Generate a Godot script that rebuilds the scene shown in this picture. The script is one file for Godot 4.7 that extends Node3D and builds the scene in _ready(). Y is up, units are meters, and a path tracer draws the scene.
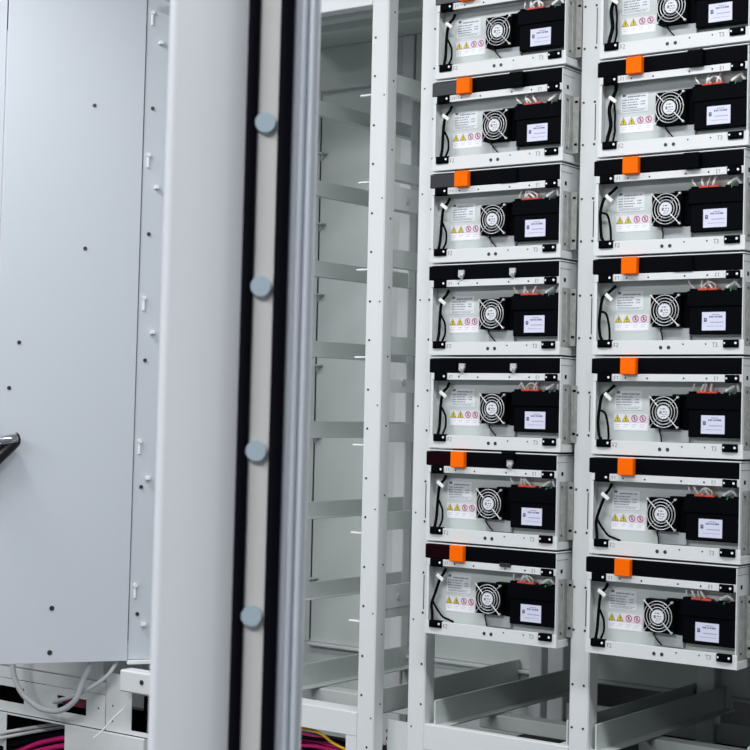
extends Node3D

const BASE := 0.62            # height of the lowest module's underside above the hall floor
const PITCH := 0.23           # module pitch
const MW := 0.369             # module width
const COLUMN := 0.456         # distance between the two module columns
var M := {}
var used := {}
var rng := RandomNumberGenerator.new()
var shared := {}

# ---------------------------------------------------------------- helpers
func mat(col: Color, rough := 0.5, metal := 0.0) -> StandardMaterial3D:
	var m := StandardMaterial3D.new()
	m.albedo_color = col
	m.roughness = rough
	m.metallic = metal
	return m

func c8(r: int, g: int, b: int) -> Color:
	return Color(r / 255.0, g / 255.0, b / 255.0)

func new_st() -> SurfaceTool:
	var st := SurfaceTool.new()
	st.begin(Mesh.PRIMITIVE_TRIANGLES)
	return st

func tri(st: SurfaceTool, a: Vector3, b: Vector3, c: Vector3, out: Vector3):
	var n := (b - a).cross(c - a)
	if n.length() < 1e-14:
		return
	n = n.normalized()
	if n.dot(out) < 0:
		n = -n
		var t := b
		b = c
		c = t
	for p: Vector3 in [a, c, b]:
		st.set_normal(n)
		st.set_uv(Vector2(p.x, p.y))
		st.add_vertex(p)

func quad(st: SurfaceTool, a: Vector3, b: Vector3, c: Vector3, d: Vector3, out: Vector3):
	tri(st, a, b, c, out)
	tri(st, a, c, d, out)

func add_box(st: SurfaceTool, lo: Vector3, hi: Vector3, ch := 0.0008):
	var mid := (lo + hi) * 0.5
	var h := (hi - lo) * 0.5
	ch = minf(ch, minf(h.x, minf(h.y, h.z)) * 0.45)
	for ax in 3:
		var u := (ax + 1) % 3
		var v := (ax + 2) % 3
		for s: float in [-1.0, 1.0]:
			var p: Array[Vector3] = []
			for k: Vector2 in [Vector2(-1, -1), Vector2(1, -1), Vector2(1, 1), Vector2(-1, 1)]:
				var q := Vector3.ZERO
				q[ax] = s * h[ax]
				q[u] = k.x * (h[u] - ch)
				q[v] = k.y * (h[v] - ch)
				p.append(mid + q)
			var n := Vector3.ZERO
			n[ax] = s
			quad(st, p[0], p[1], p[2], p[3], n)
	if ch <= 0.0:
		return
	for ax in 3:            # edges along ax
		var u := (ax + 1) % 3
		var v := (ax + 2) % 3
		for su: float in [-1.0, 1.0]:
			for sv: float in [-1.0, 1.0]:
				var p: Array[Vector3] = []
				for k: Array in [[-1, 0], [1, 0], [1, 1], [-1, 1]]:
					var q := Vector3.ZERO
					q[ax] = k[0] * (h[ax] - ch)
					q[u] = su * (h[u] - (ch if k[1] == 1 else 0.0))
					q[v] = sv * (h[v] - (0.0 if k[1] == 1 else ch))
					p.append(mid + q)
				var n := Vector3.ZERO
				n[u] = su
				n[v] = sv
				quad(st, p[0], p[1], p[2], p[3], n)
	for sx: float in [-1.0, 1.0]:
		for sy: float in [-1.0, 1.0]:
			for sz: float in [-1.0, 1.0]:
				var s := Vector3(sx, sy, sz)
				var a := mid + s * Vector3(h.x, h.y - ch, h.z - ch)
				var b := mid + s * Vector3(h.x - ch, h.y, h.z - ch)
				var c := mid + s * Vector3(h.x - ch, h.y - ch, h.z)
				tri(st, a, b, c, s)

func bx(x0: float, x1: float, y0: float, y1: float, z0: float, z1: float, ch := 0.0008) -> SurfaceTool:
	var st := new_st()
	add_box(st, Vector3(x0, y0, z0), Vector3(x1, y1, z1), ch)
	return st

func add_bx(st: SurfaceTool, x0: float, x1: float, y0: float, y1: float, z0: float, z1: float, ch := 0.0008):
	add_box(st, Vector3(x0, y0, z0), Vector3(x1, y1, z1), ch)

func vert(st: SurfaceTool, p: Vector3, n: Vector3, uv := Vector2.ZERO):
	st.set_normal(n)
	st.set_uv(uv)
	st.add_vertex(p)

func add_tube(st: SurfaceTool, pts: Array, r: float, sides := 8, caps := true):
	var rings: Array = []
	var up := Vector3(0.13, 0.21, 0.97).normalized()
	for i in pts.size():
		var t: Vector3
		if i == 0:
			t = pts[1] - pts[0]
		elif i == pts.size() - 1:
			t = pts[i] - pts[i - 1]
		else:
			t = pts[i + 1] - pts[i - 1]
		t = t.normalized()
		if absf(t.dot(up)) > 0.98:
			up = Vector3(0.9, 0.1, 0.2).normalized()
		var u := (up - t * up.dot(t)).normalized()
		up = u
		var w := t.cross(u)
		var ring: Array = []
		for k in sides:
			var a := TAU * k / sides
			var n := u * cos(a) + w * sin(a)
			ring.append([pts[i] + n * r, n])
		rings.append(ring)
	for i in rings.size() - 1:
		for k in sides:
			var k2 := (k + 1) % sides
			var a: Array = rings[i][k]
			var b: Array = rings[i][k2]
			var c: Array = rings[i + 1][k2]
			var d: Array = rings[i + 1][k]
			# u,w,t right-handed: counter-clockwise seen from outside is a,b,c -> emit reversed
			for q: Array in [[a, c, b], [a, d, c]]:
				for v: Array in q:
					vert(st, v[0], v[1])
	if caps:
		for e: int in [0, rings.size() - 1]:
			var out: Vector3 = (pts[0] - pts[1]) if e == 0 else (pts[e] - pts[e - 1])
			for k in sides:
				tri(st, pts[e], rings[e][k][0], rings[e][(k + 1) % sides][0], out)

func curve(pts: Array, n := 5) -> Array:           # Catmull-Rom through the points
	var out: Array = []
	for i in pts.size() - 1:
		var p0: Vector3 = pts[maxi(i - 1, 0)]
		var p1: Vector3 = pts[i]
		var p2: Vector3 = pts[i + 1]
		var p3: Vector3 = pts[mini(i + 2, pts.size() - 1)]
		for k in n:
			out.append(p1.cubic_interpolate(p2, p0, p3, float(k) / n))
	out.append(pts[-1])
	return out

func add_disc(st: SurfaceTool, at: Vector3, axis: Vector3, r: float, h: float, sides := 12):   # a short cylinder standing on at
	add_tube(st, [at, at + axis * h], r, sides)

func add_ring(st: SurfaceTool, at: Vector3, rad: float, r: float, n := 28):     # a wire ring facing z
	var pts: Array = []
	for k in n + 1:
		var a := TAU * k / n
		pts.append(at + Vector3(cos(a), sin(a), 0) * rad)
	add_tube(st, pts, r, 5, false)

func decal(w: float, h: float, t := 0.0005) -> ArrayMesh:     # a thin printed plate, centred, front face with 0..1 uv
	var st := new_st()
	add_box(st, Vector3(-w / 2, -h / 2, 0), Vector3(w / 2, h / 2, t), 0.0)
	var f := new_st()
	var p := [Vector3(-w / 2, -h / 2, t), Vector3(w / 2, -h / 2, t), Vector3(w / 2, h / 2, t), Vector3(-w / 2, h / 2, t)]
	var uv := [Vector2(0, 1), Vector2(1, 1), Vector2(1, 0), Vector2(0, 0)]
	var z := Vector3(0, 0, 0.0001)
	for k: int in [0, 2, 1, 0, 3, 2]:
		vert(f, p[k] + z, Vector3(0, 0, 1), uv[k])
	var m := st.commit()
	return f.commit(m)

func numbered(called: String) -> String:
	if not used.has(called):
		used[called] = 0
		return called
	used[called] += 1
	return "%s_%03d" % [called, used[called]]

func tag(o: Node3D, label := "", category := "", group := "", kind := "") -> Node3D:
	if label: o.set_meta("label", label)
	if category: o.set_meta("category", category)
	if group: o.set_meta("group", group)
	if kind: o.set_meta("kind", kind)
	return o

func thing(called: String, label: String, category: String, at := Vector3.ZERO, group := "") -> Node3D:
	var o := Node3D.new()
	o.name = numbered(called)
	add_child(o)
	o.position = at
	tag(o, label, category, group)
	return o

func part(called: String, what, m: Material, parent: Node3D, at := Vector3.ZERO) -> MeshInstance3D:
	var o := MeshInstance3D.new()
	o.name = called
	o.mesh = what.commit() if what is SurfaceTool else what
	o.material_override = m
	o.position = at
	parent.add_child(o, true)
	return o

func struct(called: String, st: SurfaceTool, m: Material) -> MeshInstance3D:
	var o := part(called, st, m, self)
	o.set_meta("kind", "structure")
	return o

func letters(txt: String, h: float) -> TextMesh:
	if not shared.has(txt):
		var f := SystemFont.new()
		f.font_names = PackedStringArray(["Droid Sans"])
		var t := TextMesh.new()
		t.text = txt
		t.font = f
		t.font_size = 20
		t.pixel_size = h / 14.5
		t.depth = 0.0004
		t.curve_step = 2.0
		shared[txt] = t
	return shared[txt]

# ---------------------------------------------------------------- printed matter
func img_tex(im: Image) -> ImageTexture:
	im.generate_mipmaps()
	return ImageTexture.create_from_image(im)

func scribble(im: Image, x: int, y: int, w: int, h: int, col: Color, r: RandomNumberGenerator):   # an unreadable line of small print
	var at := x
	while at < x + w:
		var l := r.randi_range(3, 9)
		im.fill_rect(Rect2i(at, y, mini(l, x + w - at), h), col)
		at += l + r.randi_range(1, 3)

func data_sheet() -> ImageTexture:
	var im := Image.create(146, 92, false, Image.FORMAT_RGB8)
	im.fill(c8(205, 210, 213))
	im.fill_rect(Rect2i(3, 3, 140, 86), c8(224, 228, 231))
	var r := RandomNumberGenerator.new()
	r.seed = 5
	im.fill_rect(Rect2i(12, 5, 17, 11), c8(90, 96, 104))
	scribble(im, 40, 15, 92, 6, c8(110, 116, 124), r)
	for k in 4:
		scribble(im, 10, 29 + k * 12, 24, 5, c8(122, 128, 136), r)
		scribble(im, 38, 29 + k * 12, 56 - 6 * (k % 2), 5, c8(122, 128, 136), r)
		if k > 0 and k < 3:
			scribble(im, 106, 29 + k * 12, 22, 5, c8(128, 134, 140), r)
	im.fill_rect(Rect2i(10, 76, 126, 2), c8(135, 140, 148))
	scribble(im, 12, 81, 110, 4, c8(150, 155, 162), r)
	return img_tex(im)

func fill_tri(im: Image, cx: float, top: float, w: float, h: float, col: Color):
	for y in int(h):
		var half := w * 0.5 * (y + 1) / h
		im.fill_rect(Rect2i(int(cx - half), int(top) + y, maxi(1, int(2 * half)), 1), col)

func ring_px(im: Image, cx: float, cy: float, r0: float, r1: float, col: Color):
	for y in range(int(cy - r1), int(cy + r1) + 1):
		for x in range(int(cx - r1), int(cx + r1) + 1):
			var d := Vector2(x - cx, y - cy).length()
			if d >= r0 and d <= r1:
				im.set_pixel(x, y, col)

func warning_sheet() -> ImageTexture:
	var im := Image.create(176, 74, false, Image.FORMAT_RGB8)
	im.fill(c8(232, 232, 238))
	im.fill_rect(Rect2i(0, 0, 176, 36), c8(226, 222, 230))
	var r := RandomNumberGenerator.new()
	r.seed = 9
	for k in 2:
		var cx := 20.0 + 42.0 * k
		fill_tri(im, cx, 2, 36, 33, c8(70, 66, 20))
		fill_tri(im, cx, 5, 30, 28, c8(214, 200, 24))
		im.fill_rect(Rect2i(int(cx) - 2, 15, 4, 11), c8(40, 38, 20))
		im.fill_rect(Rect2i(int(cx) - 2, 28, 4, 3), c8(40, 38, 20))
	for k in 2:
		var cx := 106.0 + 42.0 * k
		ring_px(im, cx, 19, 12, 16, c8(176, 64, 100))
		im.fill_rect(Rect2i(int(cx) - 3, 11, 6, 15), c8(80, 74, 84))
		for t in 22:
			im.fill_rect(Rect2i(int(cx) - 11 + t, 8 + t, 3, 2), c8(176, 64, 100))
	im.fill_rect(Rect2i(4, 37, 168, 1), c8(200, 130, 150))
	for k in 4:
		im.fill_rect(Rect2i(4 + 42 * k, 40, 40, 30), c8(245, 245, 249))
		scribble(im, 9 + 42 * k, 46, 26, 3, c8(188, 190, 198), r)
		scribble(im, 9 + 42 * k, 55, 22, 3, c8(196, 198, 205), r)
	return img_tex(im)

func sticker_sheet() -> ImageTexture:
	var im := Image.create(112, 82, false, Image.FORMAT_RGB8)
	im.fill(c8(214, 216, 234))
	var r := RandomNumberGenerator.new()
	r.seed = 3
	scribble(im, 48, 10, 36, 3, c8(120, 124, 150), r)
	scribble(im, 34, 17, 62, 8, c8(104, 110, 150), r)
	im.fill_rect(Rect2i(9, 26, 14, 18), c8(84, 92, 124))
	im.fill_rect(Rect2i(13, 31, 6, 4), c8(170, 176, 205))
	im.fill_rect(Rect2i(38, 44, 64, 4), c8(150, 156, 190))
	scribble(im, 22, 62, 78, 3, c8(160, 165, 192), r)
	return img_tex(im)

func hub_sheet() -> ImageTexture:
	var im := Image.create(48, 48, false, Image.FORMAT_RGB8)
	im.fill(c8(222, 224, 228))
	var r := RandomNumberGenerator.new()
	r.seed = 12
	ring_px(im, 24, 24, 22, 23, c8(150, 152, 158))
	scribble(im, 14, 11, 20, 4, c8(110, 112, 120), r)
	im.fill_rect(Rect2i(10, 20, 8, 10), c8(120, 122, 130))
	scribble(im, 22, 21, 16, 4, c8(120, 122, 130), r)
	scribble(im, 20, 30, 18, 3, c8(130, 132, 140), r)
	scribble(im, 16, 37, 16, 3, c8(130, 132, 140), r)
	return img_tex(im)

func printed(t: Texture2D, rough := 0.45) -> StandardMaterial3D:
	var m := mat(Color.WHITE, rough)
	m.albedo_texture = t
	return m

func noise_mat(col_a: Color, col_b: Color, scale: float, rough: float, metal := 0.0) -> StandardMaterial3D:
	var n := FastNoiseLite.new()
	n.seed = 4
	n.frequency = 0.02
	n.fractal_octaves = 4
	var t := NoiseTexture2D.new()
	t.width = 256
	t.height = 256
	t.seamless = true
	t.noise = n
	var g := Gradient.new()
	g.set_color(0, col_a)
	g.set_color(1, col_b)
	t.color_ramp = g
	var m := mat(Color.WHITE, rough, metal)
	m.albedo_texture = t
	m.uv1_triplanar = true
	m.uv1_world_triplanar = true
	m.uv1_scale = Vector3.ONE * scale
	return m

func materials():
	M.paint = mat(c8(220, 223, 223), 0.42)
	M.inner = mat(c8(203, 210, 207), 0.5)
	M.panel = mat(c8(208, 215, 212), 0.5)
	M.door = mat(c8(203, 209, 216), 0.4)
	M.frame = mat(c8(214, 217, 221), 0.35)
	M.strip = mat(c8(222, 220, 218), 0.5)
	M.silver = mat(c8(202, 208, 216), 0.3, 0.15)
	M.rubber = mat(c8(12, 12, 20), 0.7)
	M.cap = mat(c8(172, 190, 200), 0.35)
	M.black = mat(c8(5, 6, 9), 0.6)
	M.black2 = mat(c8(6, 7, 12), 0.55)
	M.smoke = mat(c8(34, 36, 42), 0.4)
	M.maroon = mat(c8(24, 5, 10), 0.5)
	M.orange = mat(c8(255, 108, 0), 0.6)
	M.zinc = noise_mat(c8(150, 152, 148), c8(186, 188, 183), 8.0, 0.45, 0.25)
	M.steel = mat(c8(214, 216, 218), 0.3, 0.45)
	M.wire = mat(c8(210, 212, 214), 0.35, 0.4)
	M.whitewire = mat(c8(236, 236, 232), 0.45)
	M.red = mat(c8(196, 62, 40), 0.5)
	M.green = mat(c8(40, 150, 90), 0.5)
	M.cable = mat(c8(8, 9, 13), 0.5)
	M.screw = mat(c8(62, 66, 70), 0.4, 0.5)
	M.bright = mat(c8(240, 242, 245), 0.3)
	M.ink = mat(c8(92, 96, 102), 0.6)
	M.greyplate = mat(c8(176, 182, 184), 0.5)
	M.chrome = mat(c8(205, 207, 212), 0.18, 0.9)
	M.handle = mat(c8(28, 29, 33), 0.3, 0.2)
	M.magenta = mat(c8(196, 24, 110), 0.45)
	M.yellow = mat(c8(222, 170, 30), 0.5)
	M.hose = mat(c8(196, 201, 202), 0.5)
	M.dark = mat(c8(26, 28, 30), 0.6)
	M.rust = mat(c8(120, 52, 66), 0.5)
	M.floor = noise_mat(c8(78, 81, 83), c8(98, 101, 103), 0.7, 0.6)
	M.wall = noise_mat(c8(158, 161, 163), c8(170, 173, 175), 0.5, 0.8)
	for b: StandardMaterial3D in [M.rubber, M.black, M.black2, M.cable, M.maroon]:
		b.metallic_specular = 0.12
	M.orange.metallic_specular = 0.2
	M.data = printed(data_sheet())
	M.warning = printed(warning_sheet())
	M.sticker = printed(sticker_sheet())
	M.hub = printed(hub_sheet())
	M.lamp = mat(c8(240, 246, 255), 0.5)
	M.lamp.emission_enabled = true
	M.lamp.emission = c8(240, 246, 255)
	M.lamp.emission_energy_multiplier = 1.2

# ---------------------------------------------------------------- light
func ceiling_lamp(x: float, z: float, w: float, d: float, energy: float, label: String):
	var t := thing("ceiling_lamp", label, "lamp", Vector3(x, 2.9, z), "ceiling light panels")
	var f := new_st()
	add_bx(f, -w / 2 - 0.02, w / 2 + 0.02, -0.05, 0.0, -d / 2 - 0.02, -d / 2, 0.002)
	add_bx(f, -w / 2 - 0.02, w / 2 + 0.02, -0.05, 0.0, d / 2, d / 2 + 0.02, 0.002)
	add_bx(f, -w / 2 - 0.02, -w / 2, -0.05, 0.0, -d / 2, d / 2, 0.002)
	add_bx(f, w / 2, w / 2 + 0.02, -0.05, 0.0, -d / 2, d / 2, 0.002)
	part("lamp_frame", f, M.paint, t)
	part("diffuser", bx(-w / 2, w / 2, -0.04, -0.001, -d / 2, d / 2, 0.001), M.lamp, t)
	var l := AreaLight3D.new()
	l.name = "panel_light"
	l.area_size = Vector2(w, d)
	l.light_color = c8(251, 252, 255)
	l.light_energy = energy
	l.area_range = 12.0
	l.shadow_enabled = true
	l.rotation.x = -PI / 2
	l.position = Vector3(0, -0.055, 0)
	t.add_child(l)

# ---------------------------------------------------------------- battery module
func make_module() -> Node3D:
	var t := thing("battery_module", "white battery module", "battery")
	# sheet-metal case; the face plane is z = 0, everything else lies behind it
	var c := new_st()
	add_bx(c, 0, 0.0025, 0, 0.2205, -0.62, 0, 0.0006)
	add_bx(c, MW - 0.0025, MW, 0, 0.2205, -0.62, 0, 0.0006)
	add_bx(c, 0.0025, MW - 0.0025, 0, 0.0025, -0.62, -0.0005, 0.0004)
	add_bx(c, 0.0025, MW - 0.0025, 0.0025, 0.2205, -0.62, -0.6175, 0.0)
	var cs := part("case", c, M.paint, t)
	part("back_plate", bx(0.0025, MW - 0.0025, 0.0025, 0.2205, -0.0315, -0.029, 0.0003), M.inner, t)
	part("lid", bx(-0.001, MW + 0.002, 0.222, 0.2247, -0.62, 0.0005, 0.0006), M.paint, t)
	var lf := new_st()
	add_bx(lf, -0.001, MW + 0.004, -0.0005, 0.0315, -0.0008, 0.0018, 0.0007)
	add_bx(lf, MW + 0.0008, MW + 0.004, -0.0005, 0.017, -0.055, -0.0008, 0.0006)
	part("lower_flange", lf, M.paint, t)
	part("upper_flange", bx(0.0025, MW - 0.0025, 0.1685, 0.185, -0.0016, 0.0014, 0.0006), M.paint, t)
	part("side_flange", bx(0.0005, 0.0085, 0.0315, 0.1675, -0.001, 0.0012, 0.0005), M.paint, t)
	part("side_seam", bx(MW, MW + 0.0006, 0.2045, 0.2054, -0.055, -0.001, 0.0), M.ink, t)
	part("side_hole", bx(MW - 0.001, MW + 0.0009, 0.1738, 0.1828, -0.0275, -0.0195, 0.0), M.black, t)
	# black bus-bar cover along the top
	part("busbar_cover", bx(0.076, MW - 0.0032, 0.1862, 0.2205, -0.028, 0.001, 0.0015), M.black2, t)
	# connectors
	for k: Array in [[0.013, 0.049, 0.166, 0.186], [0.0135, 0.05, 0.016, 0.034], [0.329, 0.362, 0.1665, 0.1845], [0.325, 0.3615, 0.0145, 0.032]]:
		var s := new_st()
		add_bx(s, k[0], k[1], k[2], k[3], -0.006, 0.006, 0.0012)
		add_bx(s, k[0] + 0.008, k[1] - 0.011, k[2] + 0.003, k[3] - 0.002, 0.006, 0.0095, 0.0012)
		var cn := part("connector", s, M.black, t)
		for e in (2 if k[0] > 0.2 else 1):
			var sc := new_st()
			add_disc(sc, Vector3(k[1] - 0.006 if e == 0 else k[0] + 0.0045, (k[2] + k[3]) * 0.5 + 0.001, 0.006), Vector3(0, 0, 1), 0.0028 - 0.0006 * e, 0.0012, 10)
			part("screw", sc, M.bright, cn)
	# lettering
	part("marking", letters("F1", 0.0082), M.ink, t, Vector3(0.0605, 0.176, 0.0014))
	part("marking", letters("E1", 0.0082), M.ink, t, Vector3(0.3075, 0.176, 0.0014))
	part("marking", letters("F2", 0.0095), M.ink, t, Vector3(0.0605, 0.0215, 0.0018))
	part("marking", letters("T3", 0.0095), M.ink, t, Vector3(0.305, 0.0205, 0.0018))
	# fasteners
	for k in 2:
		var b := new_st()
		add_disc(b, Vector3(0.1735 + 0.0195 * k, 0.0152, 0.0018), Vector3(0, 0, 1), 0.0042, 0.0008, 14)
		part("bolt", b, M.screw, t)
	var sm := new_st()
	for p: Vector2 in [Vector2(0.084, 0.176), Vector2(0.139, 0.1755), Vector2(0.229, 0.176), Vector2(0.284, 0.176)]:
		add_disc(sm, Vector3(p.x, p.y, 0.0014), Vector3(0, 0, 1), 0.0022, 0.0006, 8)
	for p: Vector2 in [Vector2(0.228, 0.0225), Vector2(0.283, 0.0225)]:
		add_disc(sm, Vector3(p.x, p.y, 0.0018), Vector3(0, 0, 1), 0.0019, 0.0006, 8)
	part("small_screws", sm, M.screw, t).set_meta("kind", "stuff")
	# printed labels on the recessed back plate
	part("data_label", decal(0.073, 0.0465), M.data, t, Vector3(0.0775, 0.1255, -0.029)).set_meta("label", "grey data sheet label")
	part("warning_label", decal(0.088, 0.038), M.warning, t, Vector3(0.0845, 0.0745, -0.029)).set_meta("label", "white warning label with yellow triangles")
	# fan
	var fx := 0.182
	var fy := 0.0992
	var fs := new_st()
	var fh := 0.0368
	add_bx(fs, fx - fh, fx + fh, fy - fh, fy - fh + 0.004, -0.029, 0.0, 0.001)
	add_bx(fs, fx - fh, fx + fh, fy + fh - 0.004, fy + fh, -0.029, 0.0, 0.001)
	add_bx(fs, fx - fh, fx - fh + 0.004, fy - fh, fy + fh, -0.029, 0.0, 0.001)
	add_bx(fs, fx + fh - 0.004, fx + fh, fy - fh, fy + fh, -0.029, 0.0, 0.001)
	for sx: float in [-1.0, 1.0]:          # corner webs that leave a round mouth
		for sy: float in [-1.0, 1.0]:
			for k in 6:
				var a0 := PI / 12 * k
				var a1 := PI / 12 * (k + 1)
				var p0 := Vector3(fx + sx * cos(a0) * 0.0345, fy + sy * sin(a0) * 0.035, -0.0005)
				var p1 := Vector3(fx + sx * cos(a1) * 0.0345, fy + sy * sin(a1) * 0.035, -0.0005)
				var q := Vector3(fx + sx * fh * 0.98, fy + sy * fh * 0.98, -0.0005)
				tri(fs, p0, p1, q, Vector3(0, 0, 1))
	var fan := part("fan", fs, M.black, t)
	var bl := new_st()
	for k in 7:
		var a := TAU * k / 7
		var n := Vector3(cos(a), sin(a), 0)
		var s := Vector3(-sin(a), cos(a), 0)
		var b0 := Vector3(fx, fy, -0.016) + n * 0.014
		var b1 := Vector3(fx, fy, -0.016) + n * 0.033
		var dz := Vector3(0, 0, 0.007)
		for zz: float in [0.0, -0.0012]:
			var o := Vector3(0, 0, zz)
			quad(bl, b0 - s * 0.005 + o, b0 + s * 0.005 + dz + o, b1 + s * 0.011 + dz + o, b1 - s * 0.011 + o, Vector3(0, 0, 1 if zz == 0.0 else -1))
	add_disc(bl, Vector3(fx, fy, -0.027), Vector3(0, 0, 1), 0.0155, 0.024, 18)
	part("fan_blades", bl, M.black, fan)
	var gr := new_st()
	for r: float in [0.0205, 0.0275, 0.0345]:
		add_ring(gr, Vector3(fx, fy, 0.0032), r, 0.0011)
	for s: float in [-1.0, 1.0]:
		for e: float in [-1.0, 1.0]:
			add_tube(gr, [Vector3(fx + e * 0.0125, fy + s * e * 0.0125, 0.0052), Vector3(fx + e * 0.034, fy + s * e * 0.034, 0.0046)], 0.0015 if s < 0 else 0.0008, 6)
			add_disc(gr, Vector3(fx + e * 0.034, fy + s * e * 0.034, -0.0005), Vector3(0, 0, 1), 0.0028, 0.0055, 8)
	part("fan_guard", gr, M.wire, fan)
	var hb := new_st()
	for k in 20:
		var a0 := TAU * k / 20
		var a1 := TAU * (k + 1) / 20
		var pc := Vector3(fx, fy, 0.0048)
		for a: Array in [[pc, Vector2(0.5, 0.5)], [pc + Vector3(cos(a1), sin(a1), 0) * 0.0158, Vector2(0.5 + 0.49 * cos(a1), 0.5 - 0.49 * sin(a1))], [pc + Vector3(cos(a0), sin(a0), 0) * 0.0158, Vector2(0.5 + 0.49 * cos(a0), 0.5 - 0.49 * sin(a0))]]:
			vert(hb, a[0], Vector3(0, 0, 1), a[1])
		quad(hb, pc + Vector3(cos(a0), sin(a0), 0) * 0.0158, pc + Vector3(cos(a1), sin(a1), 0) * 0.0158, pc + Vector3(cos(a1), sin(a1), -0.1) * 0.0158, pc + Vector3(cos(a0), sin(a0), -0.1) * 0.0158, Vector3(cos(a0), sin(a0), 0))
	part("fan_hub", hb, M.hub, fan).set_meta("label", "white printed fan hub")
	# black controller with its duct to the fan
	var du := new_st()
	add_bx(du, 0.2185, 0.2365, 0.058, 0.138, -0.029, -0.018, 0.0012)
	add_bx(du, 0.196, 0.24, 0.1345, 0.1405, -0.029, -0.01, 0.0012)
	part("air_duct", du, M.black, t)
	var cb := new_st()
	add_bx(cb, 0.2365, 0.3628, 0.0448, 0.11, -0.029, -0.009, 0.002)
	var ctl := part("control_unit", cb, M.black2, t)
	var cl := new_st()
	add_bx(cl, 0.232, 0.3645, 0.1068, 0.1425, -0.029, -0.0055, 0.0018)
	add_bx(cl, 0.237, 0.2505, 0.1425, 0.1475, -0.028, -0.008, 0.001)
	add_bx(cl, 0.32, 0.333, 0.1425, 0.146, -0.028, -0.008, 0.001)
	add_bx(cl, 0.35, 0.362, 0.1425, 0.147, -0.028, -0.008, 0.001)
	part("unit_lid", cl, M.black2, ctl)
	part("sticker", decal(0.0562, 0.041), M.sticker, ctl, Vector3(0.2965, 0.0738, -0.009)).set_meta("label", "pale lilac printed sticker")
	part("green_plug", bx(0.3355, 0.3375, 0.139, 0.1445, -0.02, -0.0048, 0.0005), M.green, ctl)
	part("terminal_block", bx(0.256, 0.279, 0.1427, 0.1475, -0.027, -0.009, 0.001), M.red, ctl)
	part("terminal_block", bx(0.281, 0.305, 0.1427, 0.147, -0.027, -0.007, 0.001), M.red, ctl)
	part("shelf_plate", bx(0.163, 0.2355, 0.0318, 0.0605, -0.029, -0.018, 0.0008), M.greyplate, t)
	# zinc angle that fixes the right side to the post
	var br := new_st()
	add_bx(br, MW + 0.0004, MW + 0.0022, 0.02, 0.16, -0.0465, -0.0115, 0.0006)
	add_bx(br, MW + 0.0022, MW + 0.018, 0.022, 0.158, -0.0482, -0.0465, 0.0006)
	add_bx(br, MW + 0.0022, MW + 0.0042, 0.03, 0.15, -0.031, -0.0275, 0.0008)
	var an := part("mounting_angle", br, M.zinc, t)
	for yy: float in [0.0435, 0.1455]:
		part("slot_screw", bx(MW + 0.0075, MW + 0.0155, yy - 0.0028, yy + 0.0028, -0.0466, -0.0455, 0.0004), M.black, an)
	for yy: float in [0.033, 0.147]:
		var asw := new_st()
		add_disc(asw, Vector3(MW + 0.0022, yy, -0.0205), Vector3(1, 0, 0), 0.003, 0.0012, 8)
		part("screw", asw, M.screw, an)
	return t

func add_wires(t: Node3D, v: int):
	rng.seed = 100 + v
	for k in 6:
		var x0: float = [0.246, 0.264, 0.274, 0.288, 0.337, 0.354][k]
		var lean := rng.randf_range(-0.016, 0.012)
		var r: float = [0.0022, 0.003, 0.0022, 0.0032, 0.0042, 0.0036][k]
		var st := new_st()
		if k == 2 and v % 2 == 0:      # a loop
			add_tube(st, curve([Vector3(x0, 0.146, -0.02), Vector3(x0 - 0.004, 0.154, -0.013), Vector3(x0 + 0.009, 0.1625, -0.011), Vector3(x0 + 0.023, 0.155, -0.013), Vector3(x0 + 0.02, 0.146, -0.02)], 6), 0.0026, 7)
		elif k == 4:                   # a thick plug lying aslant
			add_tube(st, [Vector3(x0 - 0.012, 0.1485, -0.014), Vector3(x0 - 0.008, 0.151, -0.0135), Vector3(x0 + 0.009, 0.161, -0.0125)], r, 9)
			add_tube(st, curve([Vector3(x0 + 0.009, 0.161, -0.0125), Vector3(x0 + 0.012, 0.166, -0.015), Vector3(x0 + 0.012, 0.178, -0.022)], 4), 0.0024, 7)
		else:
			add_tube(st, curve([Vector3(x0, 0.1455, -0.02), Vector3(x0 + lean * 0.2, 0.152, -0.014), Vector3(x0 + lean * 0.8, 0.162, -0.0125), Vector3(x0 + lean, 0.178, -0.022)], 5), r, 7)
		part("wire", st, M.whitewire, t)

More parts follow.
